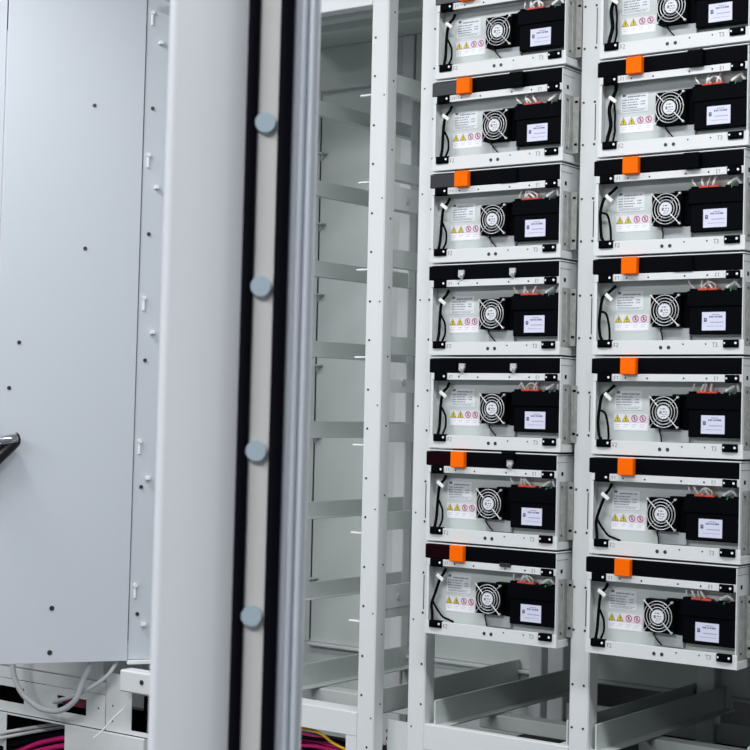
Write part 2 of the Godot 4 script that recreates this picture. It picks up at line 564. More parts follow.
func add_cables(t: Node3D, v: int):
	rng.seed = 40 + v
	var j := rng.randf_range(-0.002, 0.003)
	var main: Array
	var side: Array
	match v % 4:
		1:
			main = [Vector3(0.048, 0.16, -0.017), Vector3(0.041, 0.152, -0.013), Vector3(0.03, 0.142, -0.01), Vector3(0.0185, 0.132, -0.008), Vector3(0.0125 + j, 0.103, -0.006), Vector3(0.0115, 0.075, -0.006), Vector3(0.0145, 0.045, -0.006), Vector3(0.021, 0.034, -0.004)]
			side = [Vector3(0.0125 + j, 0.1, -0.008), Vector3(0.02, 0.099, -0.011), Vector3(0.0275, 0.092, -0.012), Vector3(0.034, 0.068, -0.012), Vector3(0.0385, 0.042, -0.008), Vector3(0.04, 0.034, -0.004)]
		2:
			main = [Vector3(0.038, 0.168, -0.012), Vector3(0.037, 0.155, -0.013), Vector3(0.028, 0.135, -0.013), Vector3(0.023 + j, 0.11, -0.012), Vector3(0.026, 0.075, -0.012), Vector3(0.021, 0.05, -0.01), Vector3(0.021, 0.034, -0.004)]
			side = [Vector3(0.031, 0.128, -0.016), Vector3(0.034, 0.1, -0.017), Vector3(0.034, 0.075, -0.016), Vector3(0.037, 0.058, -0.012), Vector3(0.036, 0.034, -0.005)]
		3:
			main = [Vector3(0.046, 0.162, -0.018), Vector3(0.042, 0.15, -0.014), Vector3(0.032, 0.134, -0.012), Vector3(0.018 + j, 0.1, -0.01), Vector3(0.012, 0.073, -0.008), Vector3(0.014, 0.05, -0.008), Vector3(0.017, 0.034, -0.004)]
			side = [Vector3(0.0135, 0.08, -0.01), Vector3(0.02, 0.066, -0.013), Vector3(0.0376, 0.043, -0.017), Vector3(0.054, 0.036, -0.02), Vector3(0.068, 0.031, -0.022)]
		_:
			main = [Vector3(0.044, 0.162, -0.017), Vector3(0.04, 0.15, -0.014), Vector3(0.031, 0.138, -0.011), Vector3(0.0265 + j, 0.12, -0.01), Vector3(0.0245 + j, 0.087, -0.009), Vector3(0.0235, 0.055, -0.008), Vector3(0.022, 0.034, -0.004)]
			side = [Vector3(0.0255 + j, 0.1, -0.013), Vector3(0.031, 0.088, -0.015), Vector3(0.0365, 0.075, -0.015), Vector3(0.0385, 0.052, -0.012), Vector3(0.035, 0.034, -0.005)]
	var a := new_st()
	add_tube(a, curve(main), 0.0037 if v % 4 != 2 else 0.0046)
	part("cable", a, M.cable, t)
	var b := new_st()
	add_tube(b, curve(side), 0.0027)
	part("cable", b, M.cable, t)
	var tg := part("cable_tag", bx(-0.0115, 0.0115, -0.0042, 0.0042, -0.001, 0.0022, 0.001), M.whitewire, t, Vector3(0.036 + j, 0.1345 + (0.005 if v % 3 == 0 else -0.002), -0.003))
	tg.rotation.z = -0.62 if v % 4 != 1 else -0.72
	var fc := new_st()
	if v % 2 == 0:
		add_tube(fc, curve([Vector3(0.163, 0.063, -0.02), Vector3(0.166, 0.056, -0.012), Vector3(0.175, 0.045, -0.01), Vector3(0.186, 0.033, -0.012)]), 0.0016, 6)
	else:
		add_tube(fc, curve([Vector3(0.163, 0.063, -0.02), Vector3(0.166, 0.054, -0.012), Vector3(0.17, 0.045, -0.01), Vector3(0.1705 + j, 0.031, -0.01)]), 0.0016, 6)
	part("fan_lead", fc, M.cable, t)

func add_tops(t: Node3D, style: String, end_mat: Material):
	part("cover_end", bx(-0.0045, 0.0755, 0.1862, 0.2205, -0.028, 0.0015, 0.0015), end_mat, t)
	if style.contains("o"):
		var s := new_st()
		add_bx(s, 0.0765, 0.1155, 0.1835, 0.2225, 0.0008, 0.0155, 0.0014)
		part("terminal_cap", s, M.orange, t).set_meta("label", "orange terminal cap")
	if style.contains("b"):       # proud black cap
		part("terminal_cap", bx(0.228, 0.266, 0.1845, 0.2215, 0.0, 0.014, 0.0016), M.black, t)
	if style.contains("f"):       # flat black plate over the right part of the bar
		part("terminal_cap", bx(0.203, 0.25, 0.1866, 0.22, 0.001, 0.006, 0.0012), M.black, t)
	for k: Array in [["t", 0.091], ["t", 0.238], ["u", 0.238]]:
		if not style.contains(k[0]):
			continue
		var s := new_st()
		var x: float = k[1]
		add_bx(s, x - 0.005, x + 0.012, 0.1965, 0.2085, 0.001, 0.0075, 0.001)
		add_disc(s, Vector3(x + 0.003, 0.1955, 0.001), Vector3(0, 0, 1), 0.0072, 0.0075, 10)
		add_disc(s, Vector3(x + 0.003, 0.1955, 0.0085), Vector3(0, 0, 1), 0.0035, 0.005, 8)
		add_bx(s, x, x + 0.007, 0.184, 0.195, 0.001, 0.004, 0.0008)
		part("bare_terminal", s, M.steel, t).set_meta("label", "bare bright metal terminal")
	if style.contains("u"):
		part("terminal_cap", bx(0.22, 0.256, 0.207, 0.2255, 0.002, 0.012, 0.0016), M.black, t)
	if style.contains("c"):
		part("clip", bx(0.215, 0.245, 0.1805, 0.189, 0.001, 0.007, 0.001), M.smoke, t)

# ---------------------------------------------------------------- racks
func post(parent: Node3D, x0: float, x1: float, z0: float, z1: float, y0: float, y1: float) -> MeshInstance3D:
	return part("post", bx(x0, x1, y0, y1, z0, z1, 0.003), M.paint, parent)

func post_screws(p: Node3D, spots: Array, z: float, r: float):
	var st := new_st()
	for q: Vector2 in spots:
		add_disc(st, Vector3(q.x, q.y, z - 0.001), Vector3(0, 0, 1), r, 0.0018, 8)
	part("screws", st, M.screw, p).set_meta("kind", "stuff")

func post_slots(p: Node3D, x: float, top: int):
	var st := new_st()
	for k in range(0, top):
		add_bx(st, x - 0.0012, x + 0.0012, k * PITCH + 0.05, k * PITCH + 0.136, -0.052, -0.0496, 0.0)
	part("slots", st, M.screw, p).set_meta("kind", "stuff")

func rail(parent: Node3D, called: String, x: float, lip: float, y0: float, y1: float, z0: float, z1: float, m: Material):
	var st := new_st()
	add_bx(st, x - 0.0015, x + 0.0015, y0, y1, z0, z1, 0.0006)
	var a := minf(x + signf(lip) * 0.0014, x + lip)
	var b := maxf(x + signf(lip) * 0.0014, x + lip)
	add_bx(st, a, b, y0, y0 + 0.003, z0, z1, 0.0006)
	part(called, st, m, parent)

func pair_spots(x: float, k0: int, k1: int) -> Array:
	var out: Array = []
	for k in range(k0, k1):
		out.append(Vector2(x, k * PITCH + 0.041))
		out.append(Vector2(x, k * PITCH + 0.142))
	return out

func base_rail(parent: Node3D, x: float, lip: float):
	var st := new_st()
	add_bx(st, x - 0.002, x + 0.002, -0.24, -0.177, -0.798, -0.062, 0.0008)
	add_bx(st, minf(x, x + lip), maxf(x, x + lip), -0.2425, -0.2385, -0.798, -0.06, 0.0008)
	add_bx(st, minf(x, x + lip * 0.7), maxf(x, x + lip * 0.7), -0.2385, -0.182, -0.8, -0.796, 0.0008)
	part("base_rail", st, M.inner, parent)

func racks():
	# right rack: two module columns
	var r := thing("battery_rack", "white steel rack filled with two columns of battery modules", "rack", Vector3(0, BASE, 0))
	var p2 := post(r, -0.08, -0.0275, -0.095, -0.05, -0.62, 1.72)
	var small: Array = []
	for k in range(-1, 6):
		small.append(Vector2(-0.0665, 0.022 + 0.27 * k))
	post_screws(p2, pair_spots(-0.0385, -1, 7), -0.05, 0.0031)
	post_screws(p2, small, -0.05, 0.0024)
	post_slots(p2, -0.0365, 2)
	var p3 := post(r, 0.3855, 0.438, -0.095, -0.05, -0.62, 1.72)
	post_screws(p3, pair_spots(0.3945, -1, 7) + pair_spots(0.4245, -1, 7), -0.05, 0.0031)
	post_slots(p3, 0.4265, 7)
	var p4 := post(r, 0.8435, 0.896, -0.095, -0.05, -0.62, 1.72)
	post_screws(p4, pair_spots(0.8525, -1, 7), -0.05, 0.0031)
	for x: float in [-0.08, 0.3855, 0.8435]:
		post(r, x, x + 0.0525, -0.8, -0.755, -0.62, 1.72)
	for x: Array in [[-0.0275, 0.3855], [0.438, 0.8435]]:
		var s := new_st()
		add_bx(s, x[0], x[1], -0.30, -0.2375, -0.054, -0.05, 0.0008)
		add_bx(s, x[0], x[1], -0.2415, -0.2375, -0.075, -0.054, 0.0008)
		part("front_sill", s, M.paint, r)
		part("base_panel", bx(x[0], x[1], -0.62, -0.30, -0.056, -0.052, 0.0008), M.paint, r)
		part("rear_sill", bx(x[0], x[1], -0.33, -0.28, -0.8, -0.77, 0.001), M.inner, r)
		part("cross_beam", bx(x[0], x[1], -0.283, -0.245, -0.36, -0.31, 0.002), M.inner, r)
		part("top_beam", bx(x[0], x[1], 1.625, 1.72, -0.09, -0.05, 0.002), M.paint, r)
		part("rear_beam", bx(x[0], x[1], 1.66, 1.72, -0.8, -0.76, 0.002), M.inner, r)
		part("back_panel", bx(x[0] - 0.02, x[1] + 0.02, -0.205, 1.72, -0.8045, -0.8015, 0.0005), M.panel, r)
		part("panel_ledge", bx(x[0] + 0.02, x[1], -0.216, -0.2065, -0.8045, -0.785, 0.002), M.inner, r)
	for c in 2:
		var cx := COLUMN * c
		base_rail(r, cx - 0.004, 0.03)
		base_rail(r, cx + MW + 0.006, -0.03)
		for k in 7:
			var y := PITCH * k - 0.0045
			var g := new_st()
			add_bx(g, cx - 0.0265, cx + 0.02, y, y + 0.0025, -0.76, -0.1, 0.0005)
			add_bx(g, cx + MW - 0.02, cx + MW + 0.0165, y, y + 0.0025, -0.76, -0.1, 0.0005)
			part("support_rail", g, M.inner, r)
	part("base_floor", bx(-0.0275, 0.8435, -0.345, -0.335, -0.8, -0.06, 0.001), M.dark, r)
	part("roof", bx(-0.08, 0.896, 1.72, 1.735, -0.8045, -0.05, 0.002), M.paint, r)
	part("end_panel", bx(0.896, 0.9, -0.62, 1.735, -0.8045, -0.05, 0.001), M.paint, r)

	# left rack: empty bays
	var l := thing("empty_rack", "white steel rack with empty bays and bare support rails", "rack", Vector3(0, BASE, 0))
	var p1 := post(l, -0.239, -0.185, -0.095, -0.05, -0.62, 1.72)
	post_screws(p1, pair_spots(-0.225, -1, 7) + [Vector2(-0.205, -0.321)], -0.05, 0.0033)
	small = []
	for k in range(-1, 7):
		small.append(Vector2(-0.194, 0.024 + 0.269 * k))
	post_screws(p1, small, -0.05, 0.0022)
	var side := new_st()
	for k in range(-2, 10):
		add_disc(side, Vector3(-0.1855, -0.031 + 0.18 * k, -0.077), Vector3(1, 0, 0), 0.0026, 0.0016, 8)
	part("screws", side, M.screw, p1).set_meta("kind", "stuff")
	for x: float in [-0.704]:
		var p := post(l, x, x + 0.054, -0.095, -0.05, -0.62, 1.72)
		post_screws(p, pair_spots(x + 0.014, -1, 7), -0.05, 0.0033)
	for x: float in [-0.145, -0.645]:
		post(l, x, x + 0.042, -0.8, -0.76, -0.62, 1.72)
	for x: Array in [[-0.65, -0.239]]:
		var s := new_st()
		add_bx(s, x[0], x[1], -0.297, -0.2365, -0.054, -0.05, 0.0008)
		add_bx(s, x[0], x[1], -0.2405, -0.2365, -0.12, -0.054, 0.0008)
		part("front_sill", s, M.paint, l)
		part("rear_sill", bx(x[0], x[1], -0.30, -0.235, -0.8, -0.77, 0.001), M.inner, l)
		part("cross_beam", bx(x[0], x[1], -0.283, -0.245, -0.36, -0.31, 0.002), M.inner, l)
		if x[1] > -0.5:
			part("top_beam", bx(x[0], x[1], 1.61, 1.72, -0.09, -0.05, 0.002), M.paint, l)
		part("roof_beam", bx(x[0], x[1], 1.66, 1.72, -0.33, -0.29, 0.002), M.inner, l)
		part("rear_beam", bx(x[0] + 0.055, x[1] + 0.09 if x[1] > -0.5 else -0.65, 1.57, 1.72, -0.799, -0.763, 0.002), M.inner, l)
	part("rear_beam", bx(-0.99, -0.65, 1.58, 1.72, -0.8, -0.77, 0.002), M.inner, l)
	part("roof_rail", bx(-0.99, -0.1, 1.685, 1.72, -0.52, -0.49, 0.002), M.inner, l)
	part("sill_end", bx(-0.274, -0.239, -0.62, -0.2975, -0.054, -0.051, 0.0008), M.paint, l)
	part("base_floor", bx(-0.704, -0.185, -0.62, -0.6, -0.8, -0.06, 0.001), M.dark, l)
	part("back_panel", bx(-0.99, -0.083, -0.205, 1.72, -0.8045, -0.8015, 0.0005), M.panel, l)
	part("back_panel", bx(-1.17, -0.997, -0.205, 1.72, -0.8045, -0.8015, 0.0005), M.panel, l)
	part("back_panel", bx(-1.17, -0.083, -0.5, -0.2, -0.8085, -0.8055, 0.0005), M.panel, l)
	part("panel_ledge", bx(-0.99, -0.15, -0.216, -0.2065, -0.805, -0.782, 0.002), M.paint, l)
	part("roof", bx(-0.99, -0.1, 1.72, 1.735, -0.8045, -0.05, 0.002), M.inner, l)
	for c in 1:
		var cx := -0.6
		base_rail(l, cx, 0.035)
		base_rail(l, cx + 0.4, -0.035)
		for k in 7:
			var y := PITCH * k + 0.006
			rail(l, "support_rail", cx, 0.022, y, y + 0.048, -0.752, -0.092, M.inner)
			rail(l, "support_rail", cx + 0.4, -0.022, y, y + 0.048, -0.752, -0.092, M.inner)
	for k: int in [0, 2, 5]:
		var y: float = [0.03, 0, 0.597, 0, 0, 1.078][k]
		var pl := part("tie_plate", bx(-0.2005, -0.197, y, y + 0.062 - 0.028 * int(k == 2), -0.225, -0.11, 0.001), M.paint, l)
		var bo := new_st()
		add_disc(bo, Vector3(-0.197, y + 0.028, -0.168), Vector3(1, 0, 0), 0.008, 0.003, 12)
		part("bolt", bo, M.steel, pl)
	for k in 7:                     # small tabs that show at the gap between the back panels
		var y := PITCH * k - 0.002
		var tb := new_st()
		add_bx(tb, -0.992, -0.962, y, y + 0.004, -0.8, -0.77, 0.0005)
		for zz: float in [-0.797, -0.794]:
			tri(tb, Vector3(-0.988, y, zz), Vector3(-0.97, y, zz), Vector3(-0.988, y - 0.022, zz), Vector3(0, 0, 1 if zz > -0.796 else -1))
		part("panel_tab", tb, M.inner, l)
	for k in 7:                     # thin bright catches behind the front post
		part("catch", bx(-0.283, -0.2395, -0.005 + PITCH * k, -0.0005 + PITCH * k, -0.078, -0.064, 0.0008), M.bright, l)
	# filler between the two racks at base height
	part("base_filler", bx(-0.185, -0.081, -0.62, -0.255, -0.115, -0.112, 0.0008), M.paint, l)

# ---------------------------------------------------------------- left neighbour: door, base, trays
func left_side():
	var b := thing("switch_cabinet", "white cabinet with a pale blue-grey door standing half open on a base with cut-outs", "cabinet", Vector3(0, BASE, 0))
	var d := Node3D.new()
	d.name = "door"
	b.add_child(d)
	d.position = Vector3(-1.068, 0, -0.05)
	d.set_meta("label", "pale blue-grey half-open door with dark screws and a lever handle")
	# local x runs from the hinge edge towards the camera, z is the outward face
	var ang := deg_to_rad(33)
	var s := Vector3(-sin(ang), 0, cos(ang))
	var n := Vector3(cos(ang), 0, sin(ang))
	d.transform.basis = Basis(-s, Vector3.UP, n).rotated(n, -0.0058)
	# in this frame: local x = -s, so the door reaches to negative x
	part("panel", bx(-0.399, -0.0025, -0.193, 1.86, -0.004, 0.0, 0.0012), M.door, d)
	var fr := new_st()
	add_bx(fr, 0.0005, 0.125, -0.19, 1.86, -0.03, -0.004, 0.0015)
	part("hinge_stile", fr, M.door, d)
	part("free_stile", bx(-0.47, -0.4015, -0.19, 1.86, -0.03, -0.004, 0.0015), M.door, d)
	part("top_rail", bx(-0.4015, 0.0005, 1.80, 1.86, -0.03, -0.0045, 0.001), M.door, d)
	part("bottom_rail", bx(-0.4015, 0.0005, -0.19, -0.14, -0.03, -0.0045, 0.001), M.door, d)
	part("foot_bracket", bx(-0.002, 0.075, -0.203, -0.1915, -0.04, 0.008, 0.001), M.bright, d)
	var sc := new_st()
	for q: Vector2 in [Vector2(0.147, 1.41), Vector2(0.161, 0.995), Vector2(0.34, 0.717), Vector2(0.364, 0.587)]:
		add_disc(sc, Vector3(-q.x, q.y, -0.0005), Vector3(0, 0, 1), 0.0058, 0.0022, 12)
	part("screws", sc, M.screw, d).set_meta("kind", "stuff")
	for q: Vector2 in [Vector2(0.224, -0.037), Vector2(0.226, -0.163)]:
		var bo := new_st()
		add_disc(bo, Vector3(-q.x, q.y, -0.0005), Vector3(0, 0, 1), 0.0072, 0.002, 14)
		part("bolt", bo, M.screw, d)
	for k in 5:
		var y := 0.017 + 0.4185 * (k - 0)
		var sl := new_st()
		add_disc(sl, Vector3(0.0155, y + 0.008, -0.004), Vector3(0, 0, 1), 0.006, 0.009, 10)
		add_bx(sl, 0.0115, 0.0185, y - 0.03, y + 0.002, -0.004, 0.001, 0.0015)
		part("hook", sl, M.bright, d)
		var stu := new_st()
		add_bx(stu, 0.0365, 0.0485, -0.088 + 0.425 * k - 0.005, -0.088 + 0.425 * k + 0.005, -0.004, 0.011, 0.001)
		part("stud", stu, M.bright, d)
		var sk := new_st()
		add_disc(sk, Vector3(0.024, -0.058 + 0.369 * k, -0.004), Vector3(0, 0, 1), 0.0055, 0.004, 10)
		part("screw", sk, M.screw, d)
	# lever handle, its tip towards the hinge
	var hb := new_st()
	add_tube(hb, curve([Vector3(-0.3415, 0.4445, 0.032), Vector3(-0.3455, 0.4425, 0.0335), Vector3(-0.356, 0.43, 0.036), Vector3(-0.38, 0.405, 0.038), Vector3(-0.426, 0.358, 0.034)], 4), 0.0185, 18)
	part("handle", hb, M.handle, d)
	var ht := new_st()
	add_tube(ht, curve([Vector3(-0.3465, 0.4475, 0.043), Vector3(-0.368, 0.443, 0.0485), Vector3(-0.398, 0.437, 0.049), Vector3(-0.428, 0.43, 0.046)], 4), 0.0145, 16)
	part("lever", ht, M.chrome, d)
	part("escutcheon", bx(-0.435, -0.402, 0.30, 0.50, -0.004, 0.022, 0.006), M.handle, d)

	# base below the door
	var f := new_st()
	# front face around two windows: y -0.405..-0.302
	add_bx(f, -1.80, -1.157, -0.405, -0.374, -0.053, -0.05, 0.0006)
	add_bx(f, -1.80, -1.157, -0.327, -0.304, -0.053, -0.05, 0.0006)
	add_bx(f, -1.80, -1.64, -0.374, -0.327, -0.053, -0.05, 0.0006)
	add_bx(f, -1.507, -1.36, -0.374, -0.327, -0.053, -0.05, 0.0006)
	add_bx(f, -1.236, -1.157, -0.374, -0.327, -0.053, -0.05, 0.0006)
	part("front_face", f, M.paint, b)
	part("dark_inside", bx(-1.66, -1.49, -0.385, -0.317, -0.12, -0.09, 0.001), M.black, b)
	var rp := part("red_block", bx(-1.375, -1.22, -0.36, -0.317, -0.10, -0.075, 0.001), M.rust, b)
	rp.set_meta("label", "dull red block behind the cut-out")
	part("upper_strip", bx(-1.80, -1.157, -0.302, -0.268, -0.054, -0.051, 0.0006), M.paint, b)
	part("cabinet_wall", bx(-1.80, -1.175, -0.2655, 1.72, -0.8, -0.056, 0.002), M.paint, b)
	var ep := new_st()
	add_bx(ep, -1.154, -1.05, -0.405, -0.236, -0.053, -0.05, 0.0008)
	add_bx(ep, -1.05, -0.98, -0.405, -0.392, -0.053, -0.05, 0.0008)
	part("end_face", ep, M.paint, b)
	part("recess_panel", bx(-1.165, -0.94, -0.3, -0.12, -0.215, -0.205, 0.001), M.paint, b)
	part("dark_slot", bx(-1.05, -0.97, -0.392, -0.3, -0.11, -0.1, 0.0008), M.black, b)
	var blk := part("hinge_block", bx(-1.052, -0.93, -0.272, -0.21, -0.048, 0.0, 0.004), M.paint, b)
	var bs := new_st()
	add_disc(bs, Vector3(-0.962, -0.237, 0.0), Vector3(0, 0, 1), 0.007, 0.003, 10)
	part("screw", bs, M.screw, blk)
	var sf := new_st()
	for q: Vector2 in [Vector2(-1.184, -0.345), Vector2(-1.125, -0.33), Vector2(-1.125, -0.375)]:
		add_disc(sf, Vector3(q.x, q.y, -0.051), Vector3(0, 0, 1), 0.003, 0.0018, 8)
	part("screws", sf, M.screw, b).set_meta("kind", "stuff")

	# floor duct under the base: an upright face with an opening full of cables
	var t := thing("cable_duct", "white floor duct with an open slot full of cables under the cabinet base", "cable duct", Vector3(0, BASE, 0))
	var td := new_st()
	add_bx(td, -2.15, -1.568, -0.62, -0.4075, -0.04, -0.036, 0.0015)
	add_bx(td, -1.568, -1.31, -0.62, -0.57, -0.04, -0.036, 0.0015)
	add_bx(td, -1.31, -0.985, -0.62, -0.4075, -0.04, -0.036, 0.0018)
	add_bx(td, -0.9885, -0.985, -0.62, -0.4075, -0.3, -0.04, 0.0015)
	add_bx(td, -1.80, -0.985, -0.4105, -0.4075, -0.05, -0.04, 0.0)
	part("duct_face", td, M.paint, t)
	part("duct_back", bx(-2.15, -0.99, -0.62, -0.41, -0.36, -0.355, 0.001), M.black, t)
	part("duct_floor", bx(-2.15, -0.99, -0.618, -0.61, -0.354, -0.042, 0.001), M.dark, t)
	var runs := [
		["upper of the two thin grey cables leaving the floor duct", M.hose, 0.0055, [Vector3(-1.95, -0.612, 0.2), Vector3(-1.83, -0.575, 0.11), Vector3(-1.76, -0.53, 0.06), Vector3(-1.66, -0.492, 0.02), Vector3(-1.577, -0.467, -0.02), Vector3(-1.50, -0.449, -0.1), Vector3(-1.42, -0.435, -0.2)]],
		["lower of the two thin grey cables leaving the floor duct", M.hose, 0.0055, [Vector3(-1.95, -0.612, 0.17), Vector3(-1.84, -0.585, 0.10), Vector3(-1.76, -0.548, 0.06), Vector3(-1.66, -0.508, 0.02), Vector3(-1.577, -0.482, -0.02), Vector3(-1.50, -0.462, -0.1), Vector3(-1.42, -0.447, -0.2)]],
		["thick black cable crossing the opening of the floor duct", M.cable, 0.011, [Vector3(-1.68, -0.56, 0.0), Vector3(-1.59, -0.518, -0.04), Vector3(-1.50, -0.487, -0.1), Vector3(-1.362, -0.452, -0.11), Vector3(-1.27, -0.435, -0.16)]],
		["second black cable, lower in the opening of the floor duct", M.cable, 0.010, [Vector3(-1.67, -0.60, -0.06), Vector3(-1.58, -0.552, -0.08), Vector3(-1.48, -0.51, -0.13), Vector3(-1.362, -0.478, -0.15), Vector3(-1.25, -0.46, -0.2)]],
		["uppermost magenta cable in the floor duct", M.magenta, 0.0085, [Vector3(-1.62, -0.56, -0.05), Vector3(-1.52, -0.51, -0.09), Vector3(-1.44, -0.482, -0.1), Vector3(-1.361, -0.463, -0.1), Vector3(-1.26, -0.445, -0.14)]],
		["middle magenta cable in the floor duct", M.magenta, 0.0085, [Vector3(-1.60, -0.575, -0.045), Vector3(-1.51, -0.53, -0.075), Vector3(-1.43, -0.503, -0.085), Vector3(-1.351, -0.482, -0.08), Vector3(-1.25, -0.465, -0.12)]],
		["lowest magenta cable in the floor duct", M.magenta, 0.0085, [Vector3(-1.56, -0.585, -0.055), Vector3(-1.48, -0.55, -0.07), Vector3(-1.41, -0.525, -0.07), Vector3(-1.34, -0.505, -0.068), Vector3(-1.25, -0.49, -0.11)]]]
	for k in runs.size():
		var st := new_st()
		add_tube(st, curve(runs[k][3], 6), runs[k][2], 10)
		tag(part(numbered("duct_cable"), st, runs[k][1], self, Vector3(0, BASE, 0)), runs[k][0], "cable", "cables in the floor duct")
	# hanging hoses
	var hoses := [
		["thick grey hose looping down from under the half-open door", 0.0085, [Vector3(-1.49, -0.10, 0.0), Vector3(-1.482, -0.243, 0.02), Vector3(-1.447, -0.314, 0.02), Vector3(-1.39, -0.346, 0.02), Vector3(-1.343, -0.358, 0.02), Vector3(-1.272, -0.353, 0.02), Vector3(-1.21, -0.315, 0.02), Vector3(-1.178, -0.253, 0.02), Vector3(-1.145, -0.196, 0.02), Vector3(-1.11, -0.1, 0.0)]],
		["thin grey cable rising from the red cut-out behind the hose loop", 0.0062, [Vector3(-1.36, -0.35, -0.07), Vector3(-1.315, -0.335, 0.0), Vector3(-1.211, -0.298, 0.0), Vector3(-1.13, -0.248, -0.015), Vector3(-1.105, -0.212, -0.03), Vector3(-1.108, -0.17, -0.06), Vector3(-1.11, -0.1, -0.08)]],
		["thin white lead hanging in front of the floor duct beside the dark slot", 0.0017, [Vector3(-1.055, -0.32, -0.035), Vector3(-1.065, -0.345, 0.0), Vector3(-1.085, -0.385, 0.03), Vector3(-1.10, -0.405, 0.05)]]]
	for h: Array in hoses:
		var st := new_st()
		add_tube(st, curve(h[2], 7), h[1], 10)
		var o := part(numbered("hose"), st, M.hose if h[1] > 0.003 else M.whitewire, self, Vector3(0, BASE, 0))
		tag(o, h[0], "cable")

func under_rack_cables():
	rng.seed = 77
	for k in 16:
		var st := new_st()
		var z := -0.085 - 0.012 * (k % 5) - 0.01 * (k / 5)
		var y := -0.33 - 0.0135 * (k / 2) + rng.randf_range(-0.003, 0.003)
		var pts: Array = []
		for i in 6:
			pts.append(Vector3(-0.66 + 0.082 * i, y + rng.randf_range(-0.006, 0.006), z + rng.randf_range(-0.008, 0.008)))
		add_tube(st, curve(pts, 4), 0.0052, 7)
		var pink := k % 3 != 0
		var o := part("base_cable" if k == 0 else "base_cable_%03d" % k, st, M.magenta if pink else M.cable, self, Vector3(0, BASE, 0))
		tag(o, "%s cable %s, %s layer of the bundle under the empty rack's sill" % ["magenta" if pink else "black", ["in front", "behind"][k % 2], ["top", "second", "third", "fourth", "fifth", "sixth", "seventh", "lowest"][k / 2]], "cable", "cables under the empty rack")
	var st := new_st()
	add_tube(st, curve([Vector3(-0.5, -0.31, -0.075), Vector3(-0.39, -0.308, -0.072), Vector3(-0.33, -0.33, -0.07), Vector3(-0.28, -0.345, -0.075), Vector3(-0.25, -0.36, -0.1)], 5), 0.004, 7)
	tag(part("yellow_cable", st, M.yellow, self, Vector3(0, BASE, 0)), "yellow cable running diagonally over the magenta cables below the empty rack", "cable")
	for k in 4:
		var s2 := new_st()
		var y := -0.29 - 0.02 * k
		add_tube(s2, curve([Vector3(-0.2, y, -0.135), Vector3(-0.13, y + 0.004, -0.13), Vector3(-0.05, y - 0.003, -0.135)], 5), 0.006, 7)
		var o := part("gap_cable" if k == 0 else "gap_cable_%03d" % k, s2, M.magenta if k == 2 else M.cable, self, Vector3(0, BASE, 0))
		tag(o, "%s cable, %s of the four in the gap between the two racks" % ["magenta" if k == 2 else "black", ["topmost", "second", "third", "lowest"][k]], "cable", "cables in the gap between racks")

# ---------------------------------------------------------------- foreground door frame
func prism(st: SurfaceTool, prof: Array, y0: float, y1: float, smooth := true):       # closed outline in x,z (counter-clockwise seen from above), drawn upwards
	var n := prof.size()
	var nor: Array = []
	for i in n:
		var a: Vector2 = prof[(i + n - 1) % n]
		var b: Vector2 = prof[(i + 1) % n]
		var t := (b - a).normalized()
		nor.append(Vector3(t.y, 0, -t.x))
	var cen := Vector2.ZERO
	for p: Vector2 in prof:
		cen += p / n
	var sgn := 1.0
	if (prof[0] - cen).dot(Vector2(nor[0].x, nor[0].z)) < 0:
		sgn = -1.0
	for i in n:
		var j := (i + 1) % n
		var a := Vector3(prof[i].x, y0, prof[i].y)
		var b := Vector3(prof[j].x, y0, prof[j].y)
		var c := Vector3(prof[j].x, y1, prof[j].y)
		var d := Vector3(prof[i].x, y1, prof[i].y)
		var e := Vector3(b.z - a.z, 0, a.x - b.x).normalized()
		if e.dot(nor[i] * sgn) < 0:
			e = -e
		var na: Vector3 = nor[i] * sgn
		var nb: Vector3 = nor[j] * sgn
		if not smooth or na.dot(e) < 0.8: na = e
		if not smooth or nb.dot(e) < 0.8: nb = e
		var ccw := (b - a).cross(c - a).dot(e) > 0
		var order := [[a, na], [c, nb], [b, nb], [a, na], [d, na], [c, nb]] if ccw else [[a, na], [b, nb], [c, nb], [a, na], [c, nb], [d, na]]
		for v: Array in order:
			vert(st, v[0], v[1])
	var cap0 := Vector3(cen.x, y0, cen.y)
	var cap1 := Vector3(cen.x, y1, cen.y)
	for i in n:
		var j := (i + 1) % n
		tri(st, cap0, Vector3(prof[i].x, y0, prof[i].y), Vector3(prof[j].x, y0, prof[j].y), Vector3.DOWN)
		tri(st, cap1, Vector3(prof[i].x, y1, prof[i].y), Vector3(prof[j].x, y1, prof[j].y), Vector3.UP)

func arc(cx: float, cz: float, rx: float, rz: float, a0: float, a1: float, n: int) -> Array:
	var out: Array = []
	for k in n + 1:
		var a := deg_to_rad(lerpf(a0, a1, float(k) / n))
		out.append(Vector2(cx + cos(a) * rx, cz + sin(a) * rz))
	return out

